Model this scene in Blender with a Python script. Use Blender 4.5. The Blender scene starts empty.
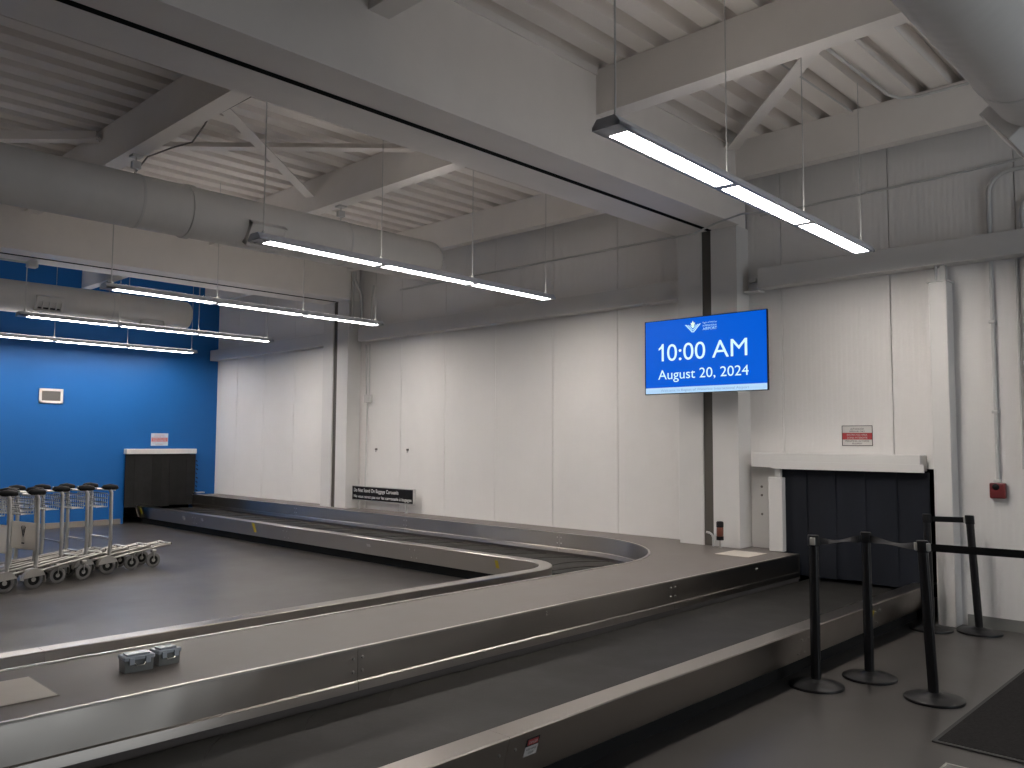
import bpy, bmesh, math, random
from mathutils import Vector, Matrix
random.seed(7)
PI = math.pi
R = math.radians
sc = bpy.context.scene
col = sc.collection
# ---------------------------------------------------------------- camera, world, exposure
cam = bpy.data.objects.new('camera', bpy.data.cameras.new('camera'))
col.objects.link(cam)
sc.camera = cam
yaw, pitch, roll, FPX = R(43.789), R(3.919), R(0.3016), 831.99
fw = Vector((-math.sin(yaw)*math.cos(pitch), math.cos(yaw)*math.cos(pitch), math.sin(pitch)))
r0 = Vector((math.cos(yaw), math.sin(yaw), 0)); u0 = r0.cross(fw)
rr = r0*math.cos(roll) + u0*math.sin(roll); uu = -r0*math.sin(roll) + u0*math.cos(roll)
cam.matrix_world = Matrix(((rr.x, uu.x, -fw.x, 0), (rr.y, uu.y, -fw.y, 0), (rr.z, uu.z, -fw.z, 1.62), (0, 0, 0, 1)))
cam.data.sensor_fit = 'HORIZONTAL'; cam.data.sensor_width = 36.0
cam.data.lens = 36.0*FPX/1024.0
cam.data.clip_end = 200
SKY = 3.2
world = bpy.data.worlds.new('world'); sc.world = world
world.use_nodes = True
world.node_tree.nodes['Background'].inputs[0].default_value = (0.88, 0.94, 1.0, 1)
world.node_tree.nodes['Background'].inputs[1].default_value = SKY
sc.view_settings.view_transform = 'Standard'; sc.view_settings.look = 'None'
sc.view_settings.gamma = 1.0; sc.view_settings.use_curve_mapping = False
sc.view_settings.exposure = 0.0
LENS_STRENGTH = 57.0
LENS_COLOR = (1.0, 0.93, 0.87, 1)

# ---------------------------------------------------------------- materials
MAT = {}
def mat(name, color, rough=0.5, metal=0.0, spec=0.5, emit=None, estr=1.0, noise=None, bump=None, scale=(1,1,1), rnd=0.0, aniso=0.0, rvar=0.0, brushed=False):
    m = bpy.data.materials.new(name); m.use_nodes = True
    nt = m.node_tree; b = nt.nodes['Principled BSDF']
    c = tuple(color) + (1,)
    b.inputs['Base Color'].default_value = c
    b.inputs['Roughness'].default_value = rough
    b.inputs['Metallic'].default_value = metal
    b.inputs['Specular IOR Level'].default_value = spec
    b.inputs['Anisotropic'].default_value = aniso
    if emit:
        b.inputs['Emission Color'].default_value = tuple(emit) + (1,)
        b.inputs['Emission Strength'].default_value = estr
    tc = nt.nodes.new('ShaderNodeTexCoord'); mp = nt.nodes.new('ShaderNodeMapping')
    mp.inputs['Scale'].default_value = scale
    nt.links.new(tc.outputs['Object'], mp.inputs['Vector'])
    last = None
    if noise:
        nscale, amt = noise
        n = nt.nodes.new('ShaderNodeTexNoise'); n.inputs['Scale'].default_value = nscale; n.inputs['Detail'].default_value = 6
        n.inputs['Roughness'].default_value = 0.62
        nt.links.new(mp.outputs[0], n.inputs['Vector'])
        mr = nt.nodes.new('ShaderNodeMapRange')
        mr.inputs['From Min'].default_value = 0.3; mr.inputs['From Max'].default_value = 0.7
        mr.inputs['To Min'].default_value = 1-amt; mr.inputs['To Max'].default_value = 1+amt
        nt.links.new(n.outputs['Fac'], mr.inputs['Value'])
        hs = nt.nodes.new('ShaderNodeHueSaturation'); hs.inputs['Color'].default_value = c
        nt.links.new(mr.outputs[0], hs.inputs['Value'])
        nt.links.new(hs.outputs[0], b.inputs['Base Color']); last = hs
        if rvar:
            m2 = nt.nodes.new('ShaderNodeMapRange')
            m2.inputs['From Min'].default_value = 0.3; m2.inputs['From Max'].default_value = 0.7
            m2.inputs['To Min'].default_value = rough-rvar; m2.inputs['To Max'].default_value = rough+rvar
            nt.links.new(n.outputs['Fac'], m2.inputs['Value']); nt.links.new(m2.outputs[0], b.inputs['Roughness'])
    if rnd:
        oi = nt.nodes.new('ShaderNodeObjectInfo')
        m3 = nt.nodes.new('ShaderNodeMapRange'); m3.inputs['To Min'].default_value = 1-rnd; m3.inputs['To Max'].default_value = 1+rnd
        nt.links.new(oi.outputs['Random'], m3.inputs['Value'])
        h2 = nt.nodes.new('ShaderNodeHueSaturation')
        if last: nt.links.new(last.outputs[0], h2.inputs['Color'])
        else: h2.inputs['Color'].default_value = c
        nt.links.new(m3.outputs[0], h2.inputs['Value']); nt.links.new(h2.outputs[0], b.inputs['Base Color'])
    if brushed:      # horizontal brush lines spread reflections vertically
        cv = nt.nodes.new('ShaderNodeCombineXYZ')
        for i, q in enumerate((.2, .2, 1.0)): cv.inputs[i].default_value = q
        nt.links.new(cv.outputs[0], b.inputs['Tangent'])
    if bump:
        kind, bs, dist = bump[:3]
        bscale = bump[3] if len(bump) > 3 else None
        v = mp
        if bscale:
            v = nt.nodes.new('ShaderNodeMapping'); v.inputs['Scale'].default_value = bscale
            nt.links.new(tc.outputs['Object'], v.inputs['Vector'])
        if kind == 'noise':
            t = nt.nodes.new('ShaderNodeTexNoise'); t.inputs['Scale'].default_value = bs; t.inputs['Detail'].default_value = 0 if brushed else 4
            out = t.outputs['Fac']
        else:
            t = nt.nodes.new('ShaderNodeTexWave'); t.inputs['Scale'].default_value = bs; t.bands_direction = kind[-1].upper()
            out = t.outputs['Fac']
        nt.links.new(v.outputs[0], t.inputs['Vector'])
        bp = nt.nodes.new('ShaderNodeBump'); bp.inputs['Distance'].default_value = dist; bp.inputs['Strength'].default_value = 0.6
        nt.links.new(out, bp.inputs['Height']); nt.links.new(bp.outputs[0], b.inputs['Normal'])
    MAT[name] = m
    return m
mat('wall_white', (0.74, 0.725, 0.71), 0.5, spec=0.3, noise=(1.2, 0.025), bump=('wave_x', 6.0, 0.003))
mat('wall_blue', (0.009, 0.115, 0.37), 0.45, spec=0.3, noise=(1.0, 0.03))
mat('paint', (0.80, 0.77, 0.74), 0.5, spec=0.3, noise=(1.5, 0.04), bump=('noise', 6.0, 0.003))
mat('deck_paint', (0.80, 0.76, 0.72), 0.55, spec=0.25, noise=(2.0, 0.03), scale=(1, .3, 1))
mat('steel_white', (0.66, 0.65, 0.635), 0.42, spec=0.4, noise=(2.0, 0.03))
mat('duct_paint', (0.62, 0.61, 0.59), 0.5, spec=0.3, noise=(3.0, 0.03), bump=('wave_y', 3.0, 0.0018))
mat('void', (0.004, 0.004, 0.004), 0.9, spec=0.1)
mat('joint_dark', (0.085, 0.078, 0.066), 0.6)
mat('floor', (0.060, 0.055, 0.052), 0.33, spec=0.75, noise=(0.9, 0.10), rvar=0.05)
mat('stainless', (0.46, 0.43, 0.395), 0.28, metal=1.0, aniso=0.92, brushed=True)
mat('stainless_lip', (0.62, 0.59, 0.55), 0.33, metal=1.0, noise=(3.0, 0.08))
mat('rubber_deck', (0.165, 0.145, 0.134), 0.5, spec=0.5, noise=(2.0, 0.06), rvar=0.04, bump=('noise', 90.0, 0.0005))
mat('rubber_belt', (0.024, 0.023, 0.0215), 0.55, spec=0.22, noise=(2.5, 0.22), rvar=0.07, rnd=0.12, bump=('noise', 40.0, 0.0008))
mat('black_matte', (0.008, 0.008, 0.008), 0.7, spec=0.3)
mat('black_plastic', (0.006, 0.006, 0.007), 0.5, spec=0.2)
mat('black_metal', (0.008, 0.008, 0.009), 0.35, spec=0.4)
mat('curtain_navy', (0.009, 0.0115, 0.018), 0.6, spec=0.3, noise=(2.5, 0.25), scale=(1, 1, .3), rnd=0.08)
mat('curtain_black', (0.009, 0.009, 0.009), 0.6, spec=0.35, noise=(5, 0.3), rnd=0.3)
mat('plate_beige', (0.62, 0.57, 0.51), 0.55, noise=(4, 0.05))
mat('alu', (0.62, 0.61, 0.58), 0.32, metal=1.0, noise=(4, 0.05))
mat('alu_dull', (0.42, 0.41, 0.38), 0.5, metal=0.7)
mat('alu_cast', (0.46, 0.44, 0.41), 0.45, metal=0.8)
mat('tyre', (0.055, 0.052, 0.05), 0.7)
mat('tyre_grey', (0.16, 0.155, 0.15), 0.6)
mat('housing', (0.60, 0.62, 0.67), 0.4, spec=0.4)
mat('lens', (0.9, 0.9, 0.9), 0.5, emit=LENS_COLOR[:3], estr=LENS_STRENGTH)
mat('added_uplight', (0.9, 0.9, 0.9), 0.5, emit=LENS_COLOR[:3], estr=7.0)  # upward glow added to brighten the roof and upper walls
mat('wire_white', (0.55, 0.55, 0.54), 0.45)
mat('screen_blue', (0.0, 0.01, 0.04), 0.4, spec=.1, emit=(0.0, 0.102, 0.66), estr=1.0)
mat('screen_text', (0.05, 0.05, 0.05), 0.3, emit=(0.66, 0.95, 1.0), estr=1.0)
mat('screen_logo', (0.05, 0.05, 0.05), 0.3, emit=(0.42, 0.75, 0.98), estr=1.0)
mat('screen_leaf', (0.05, 0.05, 0.05), 0.3, emit=(0.75, 0.95, 0.75), estr=1.0)
mat('screen_strip', (0.05, 0.05, 0.05), 0.3, emit=(0.42, 0.66, 0.92), estr=1.0)
mat('screen_small', (0.05, 0.05, 0.05), 0.3, emit=(0.16, 0.34, 0.60), estr=1.0)
mat('sign_black', (0.008, 0.008, 0.010), 0.7, spec=.15)
mat('sign_grey', (0.50, 0.50, 0.49), 0.4)
mat('sign_white', (0.62, 0.60, 0.58), 0.5)
mat('sign_white_cool', (0.52, 0.62, 0.72), 0.5)
mat('sign_text_pale', (0.85, 0.85, 0.85), 0.5)
mat('sign_red', (0.42, 0.045, 0.05), 0.5)
mat('sign_red_pale', (0.55, 0.16, 0.16), 0.5)
mat('ink', (0.02, 0.02, 0.02), 0.6)
mat('yellow', (0.55, 0.42, 0.03), 0.5)
mat('alarm_red', (0.15, 0.018, 0.02), 0.4)
mat('amber', (0.15, 0.04, 0.02), 0.35)
mat('box_grey', (0.20, 0.21, 0.205), 0.3, spec=0.5)
mat('box_lid', (0.42, 0.47, 0.53), 0.18, spec=0.6)
mat('mat_carpet', (0.022, 0.021, 0.021), 0.95, spec=0.1, noise=(60, 0.35), bump=('noise', 120.0, 0.004))
mat('mat_edge', (0.03, 0.03, 0.03), 0.6)
mat('grey_trim', (0.20, 0.20, 0.19), 0.5)
mat('vent_grey', (0.16, 0.15, 0.14), 0.5)
mat('louvre_dark', (0.03, 0.03, 0.03), 0.6)
mat('trolley_panel', (0.72, 0.68, 0.62), 0.45)
mat('baseboard', (0.26, 0.23, 0.20), 0.5)

# ---------------------------------------------------------------- mesh builder
class MB:
    def __init__(s): s.v = []; s.f = []; s.sm = []; s.ang = 50
    def add(s, vs, fs, smooth=False):
        n = len(s.v); s.v += [tuple(v) for v in vs]
        for f in fs: s.f.append(tuple(i+n for i in f)); s.sm.append(smooth)
        return s
    def box(s, x0, x1, y0, y1, z0, z1):
        return s.add([(x0,y0,z0),(x1,y0,z0),(x1,y1,z0),(x0,y1,z0),(x0,y0,z1),(x1,y0,z1),(x1,y1,z1),(x0,y1,z1)],
              [(0,3,2,1),(4,5,6,7),(0,1,5,4),(1,2,6,5),(2,3,7,6),(3,0,4,7)])
    def bevbox(s, x0, x1, y0, y1, z0, z1, b=0.01, seg=2):
        bm = bmesh.new(); bmesh.ops.create_cube(bm, size=1)
        for v in bm.verts:
            v.co = Vector(((x0+x1)/2+v.co.x*(x1-x0), (y0+y1)/2+v.co.y*(y1-y0), (z0+z1)/2+v.co.z*(z1-z0)))
        bmesh.ops.bevel(bm, geom=bm.edges[:], offset=b, segments=seg, profile=.5, affect='EDGES')
        bm.verts.index_update()
        s.add([v.co[:] for v in bm.verts], [[v.index for v in f.verts] for f in bm.faces]); bm.free()
        return s
    def tube(s, pts, r, n=10, cap=True, closed=False, rs=None, sq=1.0):
        pts = [Vector(p) for p in pts]; m = len(pts); rings = []
        prev = None
        for i, p in enumerate(pts):
            if closed: t = (pts[(i+1) % m]-pts[i-1]).normalized()
            elif i == 0: t = (pts[1]-p).normalized()
            elif i == m-1: t = (p-pts[i-1]).normalized()
            else: t = ((pts[i+1]-p).normalized()+(p-pts[i-1]).normalized()).normalized()
            if prev is None:
                a = Vector((0,0,1)) if abs(t.z) < .9 else Vector((1,0,0))
                x = t.cross(a).normalized()
            else: x = (prev - t*prev.dot(t)).normalized()
            prev = x; y = t.cross(x)
            rad = rs[i] if rs else r
            rings.append([p + x*math.cos(2*PI*k/n)*rad + y*math.sin(2*PI*k/n)*rad*sq for k in range(n)])
        vs = [v[:] for rg in rings for v in rg]; fs = []
        L = m if closed else m-1
        for i in range(L):
            j = (i+1) % m
            for k in range(n):
                k2 = (k+1) % n
                fs.append((i*n+k, j*n+k, j*n+k2, i*n+k2))
        s.add(vs, fs, True)
        if cap and not closed:
            s.add([v[:] for v in rings[0]], [tuple(range(n))]); s.add([v[:] for v in rings[-1]], [tuple(range(n))[::-1]])
        return s
    def lathe(s, prof, c=(0,0,0), axis='z', n=32, smooth=True):
        vs = []; fs = []
        for (r, h) in prof:
            for k in range(n):
                a = 2*PI*k/n; p = (r*math.cos(a), r*math.sin(a), h)
                if axis == 'x': p = (p[2], p[0], p[1])
                elif axis == 'y': p = (p[1], p[2], p[0])
                vs.append((p[0]+c[0], p[1]+c[1], p[2]+c[2]))
        for i in range(len(prof)-1):
            for k in range(n):
                k2 = (k+1) % n
                fs.append((i*n+k, i*n+k2, (i+1)*n+k2, (i+1)*n+k))
        return s.add(vs, fs, smooth)
    def prism(s, poly, z0, z1):
        n = len(poly)
        vs = [(x, y, z0) for x, y in poly] + [(x, y, z1) for x, y in poly]
        fs = [tuple(range(n))[::-1], tuple(range(n, 2*n))] + [(i, (i+1) % n, n+(i+1) % n, n+i) for i in range(n)]
        return s.add(vs, fs)
    def xform(s, M):
        s.v = [tuple(M @ Vector(v)) for v in s.v]; return s
    def build(s, name, m, parent=None, loc=None):
        me = bpy.data.meshes.new(name); me.from_pydata(s.v, [], s.f); me.update()
        me.polygons.foreach_set('use_smooth', s.sm)
        me.materials.append(MAT[m] if isinstance(m, str) else m)
        bm = bmesh.new(); bm.from_mesh(me); bmesh.ops.recalc_face_normals(bm, faces=bm.faces); bm.to_mesh(me); bm.free()
        if any(s.sm):
            try: me.set_sharp_from_angle(angle=R(s.ang))
            except Exception: pass
        o = bpy.data.objects.new(name, me); col.objects.link(o)
        if parent: o.parent = parent
        if loc is not None: o.location = loc
        return o
def tag(o, label=None, cat=None, group=None, kind=None):
    if label: o['label'] = label
    if cat: o['category'] = cat
    if group: o['group'] = group
    if kind: o['kind'] = kind
    return o
def empty(name, loc, rz=0, label=None, cat=None, group=None):
    o = bpy.data.objects.new(name, None); o.empty_display_size = .1; col.objects.link(o)
    o.location = loc; o.rotation_euler = (0, 0, rz)
    return tag(o, label, cat, group)
def children(o): return [c for c in bpy.data.objects if c.parent == o]
def copy_tree(o, parent=None):
    c = o.copy(); col.objects.link(c)
    if parent: c.parent = parent
    for ch in children(o): copy_tree(ch, c)
    return c
def struct(o, kind='structure'): o['kind'] = kind; return o
def text_mesh(body, w, h, extr=0.0005, align='C'):
    """text in the XZ plane facing -Y, scaled to width w and cap height h; returns (verts, faces) starting at x=0,z=0"""
    cu = bpy.data.curves.new('txt', 'FONT'); cu.body = body; cu.size = 1; cu.extrude = 0
    o = bpy.data.objects.new('txt', cu); col.objects.link(o)
    dg = bpy.context.evaluated_depsgraph_get(); dg.update()
    me = bpy.data.meshes.new_from_object(o.evaluated_get(dg))
    vs = [v.co.copy() for v in me.vertices]; fs = [tuple(p.vertices) for p in me.polygons]
    bpy.data.objects.remove(o); bpy.data.curves.remove(cu); bpy.data.meshes.remove(me)
    x0 = min(v.x for v in vs); x1 = max(v.x for v in vs)
    cap = 0.729
    sx = w/(x1-x0) if w else h/cap
    vs = [Vector(((v.x-x0)*sx, 0, v.y*h/cap)) for v in vs]
    return vs, fs, (x1-x0)*sx
def text_part(name, lines, m, parent, extr=0.0015):
    """lines: (body, x, z, w, h) on the plane y=0 of the parent, facing -Y"""
    mb = MB()
    for (body, x, z, w, h) in lines:
        vs, fs, _ = text_mesh(body, w, h)
        mb.add([(v.x+x, -extr, v.z+z) for v in vs], fs)
    o = mb.build(name, m, parent)
    return o

# ---------------------------------------------------------------- room shell
XL, XR, YF, YW = -16.5, 5.0, -7.0, 8.29
ZT = 4.86
struct(MB().box(XL-1.6, XR+.3, YF-.3, YW+1.3, -.2, 0).build('floor', 'floor'))
# white panelled wall with the curtain opening
seams = [-16.5, -15.65, -14.6, -13.52, -12.5, -11.42, -10.38, -9.33, -8.27, -7.2, -6.14, -5.08, -3.99, -2.88, -1.80, -.73, .34, 1.41, 2.48, 3.55, 5.0]
OPX0, OPX1, OPZ = -4.0, -2.52, 1.38
wb = MB()
g = .004
for a, b in zip(seams[:-1], seams[1:]):
    for z0, z1 in ((0.0, 3.35), (3.36, 5.0)):
        if z0 == 0 and a > -4.05 and a < -3.9: z0 = OPZ
        if z0 == 0 and a > -2.9 and a < -2.8:
            wb.box(OPX1, b-g, YW, YW+.06, 0, OPZ); z0 = OPZ
        wb.box(a+g, b-g, YW, YW+.06, z0, z1)
for x0, x1, z0 in ((XL-.2, OPX0, 0), (OPX0, OPX1, OPZ), (OPX1, XR+.2, 0)):
    wb.box(x0, x1, YW+.05, YW+.2, z0, 5.05)
struct(wb.build('wall_back', 'wall_white'))
# blue wall with its opening
OY0, OY1, OZ = 6.46, 7.84, 1.34
bw = MB()
for y0, y1, z0 in ((YF, OY0, 0), (OY0, OY1, OZ), (OY1, YW, 0)):
    bw.box(XL-.2, XL, y0, y1, z0, 5.05)
struct(bw.build('wall_left', 'wall_blue'))
# glazed arrivals side behind and to the right of the viewer: daylight comes in here
def glazed_wall(name, a0, a1, wins, z0, z1, horiz, pos, n0):
    m = MB(); t = .2
    def bx(a, b, c, d):
        if b-a < .001: return
        if horiz: m.box(a, b, pos-t, pos, c, d)
        else: m.box(pos, pos+t, a, b, c, d)
    x = a0
    for i, (u, v) in enumerate(wins):
        bx(x, u, 0, 5.05); bx(u, v, 0, z0); bx(u, v, z1, 5.05); x = v
        f = MB()
        for (p, q, c, d) in ((u, u+.05, z0, z1), (v-.05, v, z0, z1), (u, v, z0, z0+.05), (u, v, z1-.05, z1), ((u+v)/2-.025, (u+v)/2+.025, z0, z1)):
            if horiz: f.box(p, q, pos-.14, pos-.06, c, d)
            else: f.box(pos+.06, pos+.14, p, q, c, d)
        w = struct(f.build('window_%d' % (n0+i), 'steel_white'))
        ld = bpy.data.lights.new('daylight_portal', 'AREA'); ld.shape = 'RECTANGLE'; ld.size = v-u; ld.size_y = z1-z0; ld.cycles.is_portal = True
        lo = bpy.data.objects.new('daylight_portal', ld); col.objects.link(lo)
        if horiz: lo.location = ((u+v)/2, pos-.03, (z0+z1)/2); lo.rotation_euler = (PI/2, 0, PI)
        else: lo.location = (pos+.03, (u+v)/2, (z0+z1)/2); lo.rotation_euler = (PI/2, 0, PI/2)
    bx(x, a1, 0, 5.05)
    struct(m.build(name, 'wall_white'))
glazed_wall('wall_right', YF, YW, [(3.4, 6.6)], .3, 3.9, False, XR, 1)
glazed_wall('wall_front', XL-.2, XR+.2, [], .3, 3.9, True, YF, 5)
# dark baggage tunnels behind both openings
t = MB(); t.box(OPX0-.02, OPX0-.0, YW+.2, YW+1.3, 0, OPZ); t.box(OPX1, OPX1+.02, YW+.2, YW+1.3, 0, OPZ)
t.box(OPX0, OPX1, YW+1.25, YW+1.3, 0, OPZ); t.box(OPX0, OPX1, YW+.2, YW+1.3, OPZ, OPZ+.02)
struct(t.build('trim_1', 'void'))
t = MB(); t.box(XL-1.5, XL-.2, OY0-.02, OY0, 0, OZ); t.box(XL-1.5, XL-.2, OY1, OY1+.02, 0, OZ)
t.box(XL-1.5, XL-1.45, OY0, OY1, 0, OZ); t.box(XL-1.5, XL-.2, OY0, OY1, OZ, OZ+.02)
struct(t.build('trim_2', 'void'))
# baseboards
struct(MB().box(-2.28, XR, YW-.015, YW, 0, .10).build('baseboard_back', 'grey_trim'))
struct(MB().box(XL, XL+.02, YF, OY0-.05, 0, .10).build('baseboard_left', 'baseboard'))
# corrugated roof deck: flutes run along Y
def deck(x0, x1, y0, y1):
    mb = MB(); P = .305; prof = []
    x = x0
    zl, zh = ZT-.02, ZT+.09
    while x < x1:
        prof += [(x, zl), (x+.165, zl), (x+.188, zh), (x+.282, zh)]
        x += P
    prof.append((x, zl))
    n = len(prof)
    vs = [(a, y0, b) for a, b in prof] + [(a, y1, b) for a, b in prof]
    mb.add(vs, [(i, i+1, n+i+1, n+i) for i in range(n-1)])
    mb.box(x0, x1, y0, y1, zh+.01, zh+.2)
    return mb
struct(deck(XL-.2, XR+.2, YF-.2, YW+.2).build('ceiling', 'deck_paint'))

# ---------------------------------------------------------------- girders, beams, columns, braces
def girder(dx, label):
    e = empty('roof_girder', (-4.69+dx, 0, 3.95), 0, label, 'roof beam', 'deep double girders')
    y0, y1 = YF+.01, 8.03
    a = MB(); a.box(-.42, -.02, y0, y1, 0, .86)
    a.build('girder_half', 'paint', e)
    b = MB(); b.box(.015, .36, y0, y1, 0, .86); b.box(.36, .375, y0, y1, .83, .90)
    b.build('girder_half', 'paint', e)
    MB().box(-.030, .022, y0, y1, -.005, .012).build('joint_strip', 'void', e)
    return e
girder(0, 'deep painted double girder with black joint slot, nearest overhead, running to the screen column')
girder(-7.1, 'deep painted double girder farther back, crossing in front of the blue wall')
def beam(x0, x1, y, label, grp, w=.17):
    e = empty('roof_beam', ((x0+x1)/2, y, 4.43), 0, label, 'roof beam', grp)
    L = (x1-x0)/2
    m = MB(); m.box(-L, L, 0.0, .018, .02, .40); m.box(-L, L, 0, w, 0, .022); m.box(-L, L, .018, w-.05, .385, .41)
    m.build('beam_body', 'paint', e)
    p = MB(); p.box(L-.012, L, .02, w-.01, .02, .39); p.box(-L, -L+.012, .02, w-.01, .02, .39)
    p.build('end_plate', 'paint', e)
    return e
B1 = (-4.33, XR); B2 = (-11.43, -5.11); B3 = (XL, -12.21)
beam(*B1, 3.14, 'short stub of painted cross beam at the top edge beside the near girder', 'cross beams')
beam(*B1, 5.55, 'painted cross beam above the right hand suspended light', 'cross beams')
beam(*B2, 3.14, 'painted cross beam over the left round duct, farther from the white wall', 'cross beams')
beam(*B2, 5.55, 'painted cross beam over the left round duct, nearer the white wall', 'cross beams')
beam(*B3, 5.55, 'short cross beam meeting the blue wall above the far duct', 'cross beams')
for (x0, x1), lab in ((B1, 'painted edge beam at the top of the white wall right of the screen column'),
                      (B2, 'painted edge beam at the top of the white wall between the two columns'),
                      (B3, 'painted edge beam at the top of the white wall beside the blue wall')):
    e = empty('edge_beam', ((x0+x1)/2, 7.96, 4.43), 0, lab, 'roof beam', 'edge beams')
    L = (x1-x0)/2
    m = MB(); m.box(-L, L, 0, .02, 0, .41); m.box(-L, L, .02, .12, 0, .02)
    m.build('beam_body', 'paint', e)
    MB().box(-L, L, -.012, 0, .0, .035).build('beam_flange', 'paint', e)
def brace(p0, p1, label):
    p0 = Vector(p0); p1 = Vector(p1); d = (p1-p0); L = d.length
    e = empty('ceiling_brace', p0, math.atan2(d.y, d.x), label, 'brace', 'diagonal ceiling braces')
    m = MB(); m.box(0, L, -.06, .06, 0, .012); m.box(0, L, .05, .06, .012, .09)
    m.build('angle_bar', 'paint', e)
    MB().box(-.03, .16, -.08, .08, .012, .024).build('gusset_plate', 'paint', e)
    return e
brace((-9.0, 3.33, 4.70), (-6.75, 5.54, 4.70), 'flat painted brace seen level across the roof deck behind the left light rod')
brace((-6.83, 3.33, 4.60), (-8.77, 5.54, 4.60), 'painted diagonal brace sloping down to the right across the level brace')
brace((-8.95, 3.12, 4.70), (-11.2, .95, 4.70), 'painted brace at the left frame edge above the round duct')
brace((-4.28, 7.80, 4.70), (-2.20, 5.74, 4.70), 'painted diagonal brace from the column head up to the right hand beam')
def column(dx, label):
    e = empty('steel_column', (-4.74+dx, 8.16, 0), 0, label, 'column', 'double steel columns')
    y0, y1, H = -.13, .13, 3.95
    Z0 = .5065
    m = MB(); m.box(-.36, -.06, y0, y1, Z0, H); m.build('column_half', 'steel_white', e)
    m = MB(); m.box(.06, .37, y0, y1, Z0, H); m.build('column_half', 'steel_white', e)
    MB().box(-.06, .06, y0+.02, y1, Z0, H).build('joint_cover', 'joint_dark', e)
    m = MB()
    m.box(.37-.02, .37, y0, y1-.05, H, 4.86); m.box(.03, .37, y0, y0+.02, H, 4.42)
    m.build('head_plate', 'paint', e)
    b = MB()
    for z in (4.05, 4.2, 4.35):
        b.lathe([(0, -.145), (.014, -.145), (.014, -.13), (0, -.13)], (.2, 0, z), 'y', 8)
    b.build('bolts', 'steel_white', e)
    return e
column(0, 'white double steel column with dark joint strip, behind the flight screen')
column(-7.1, 'white double steel column at the left, beside the black baggage notice')
# ledges on the wall (box girts)
def ledge(x0, x1, label):
    e = empty('wall_ledge', ((x0+x1)/2, YW, 3.25), 0, label, 'wall ledge', 'wall ledges')
    L = (x1-x0)/2
    MB().bevbox(-L, L, -.19, -.001, 0, .215, .006, 1).build('ledge_box', 'steel_white', e)
    return e
ledge(-16.48, -12.21, 'white box ledge on the wall beside the blue wall')
ledge(-11.3, -5.12, 'white box ledge along the wall between the two columns')
l = ledge(-4.17, XR, 'white box ledge along the wall right of the screen column')
m = MB(); m.box(-.05, .0, -.2, -.01, .0, .02); m.box(-.16, .0, -.17, -.01, -.03, -.01); m.lathe([(0, -.03), (.02, -.03), (.02, .03), (0, .03)], (-.04, -.16, .1), 'y', 10)
m.xform(Matrix.Translation((-(XR+4.17)/2, 0, 0))).build('ledge_bracket', 'steel_white', l)
# tall white post by the opening
e = empty('wall_post', (-2.40, 8.2, 0), 0, 'tall white steel post standing right of the black strip curtain', 'post')
MB().bevbox(-.076, .076, -.10, .085, 0, 3.09, .006, 1).build('post_body', 'steel_white', e)
MB().box(-.09, .09, -.11, .085, 3.09, 3.10).build('post_cap', 'steel_white', e)
m = MB(); m.tube([(-.03, -.03, 3.10), (-.03, -.03, 3.25)], .012, 8); m.box(.0, .05, -.03, .03, 3.10, 3.25)
m.build('hanger', 'wire_white', e)
e = empty('guide_post', (-4.0, 8.12, .507), 0, 'short white post at the left edge of the navy strip curtain', 'post')
MB().bevbox(-.075, .075, -.03, .05, 0, .755, .005, 1).build('post_body', 'steel_white', e)
m = MB(); m.box(-.01, .05, -.01, .03, .755, .85)
m.build('bracket', 'steel_white', e)
e = empty('wall_panel', (-1.47, 8.28, 1.35), 0, 'tall white panel cut off by the right edge, below the ledge', 'panel')
MB().bevbox(-.25, .25, -.07, 0, 0, 1.74, .006, 1).build('panel_body', 'steel_white', e)
MB().box(-.25, .25, -.06, 0, 1.745, 1.88).build('panel_head', 'vent_grey', e)

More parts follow.
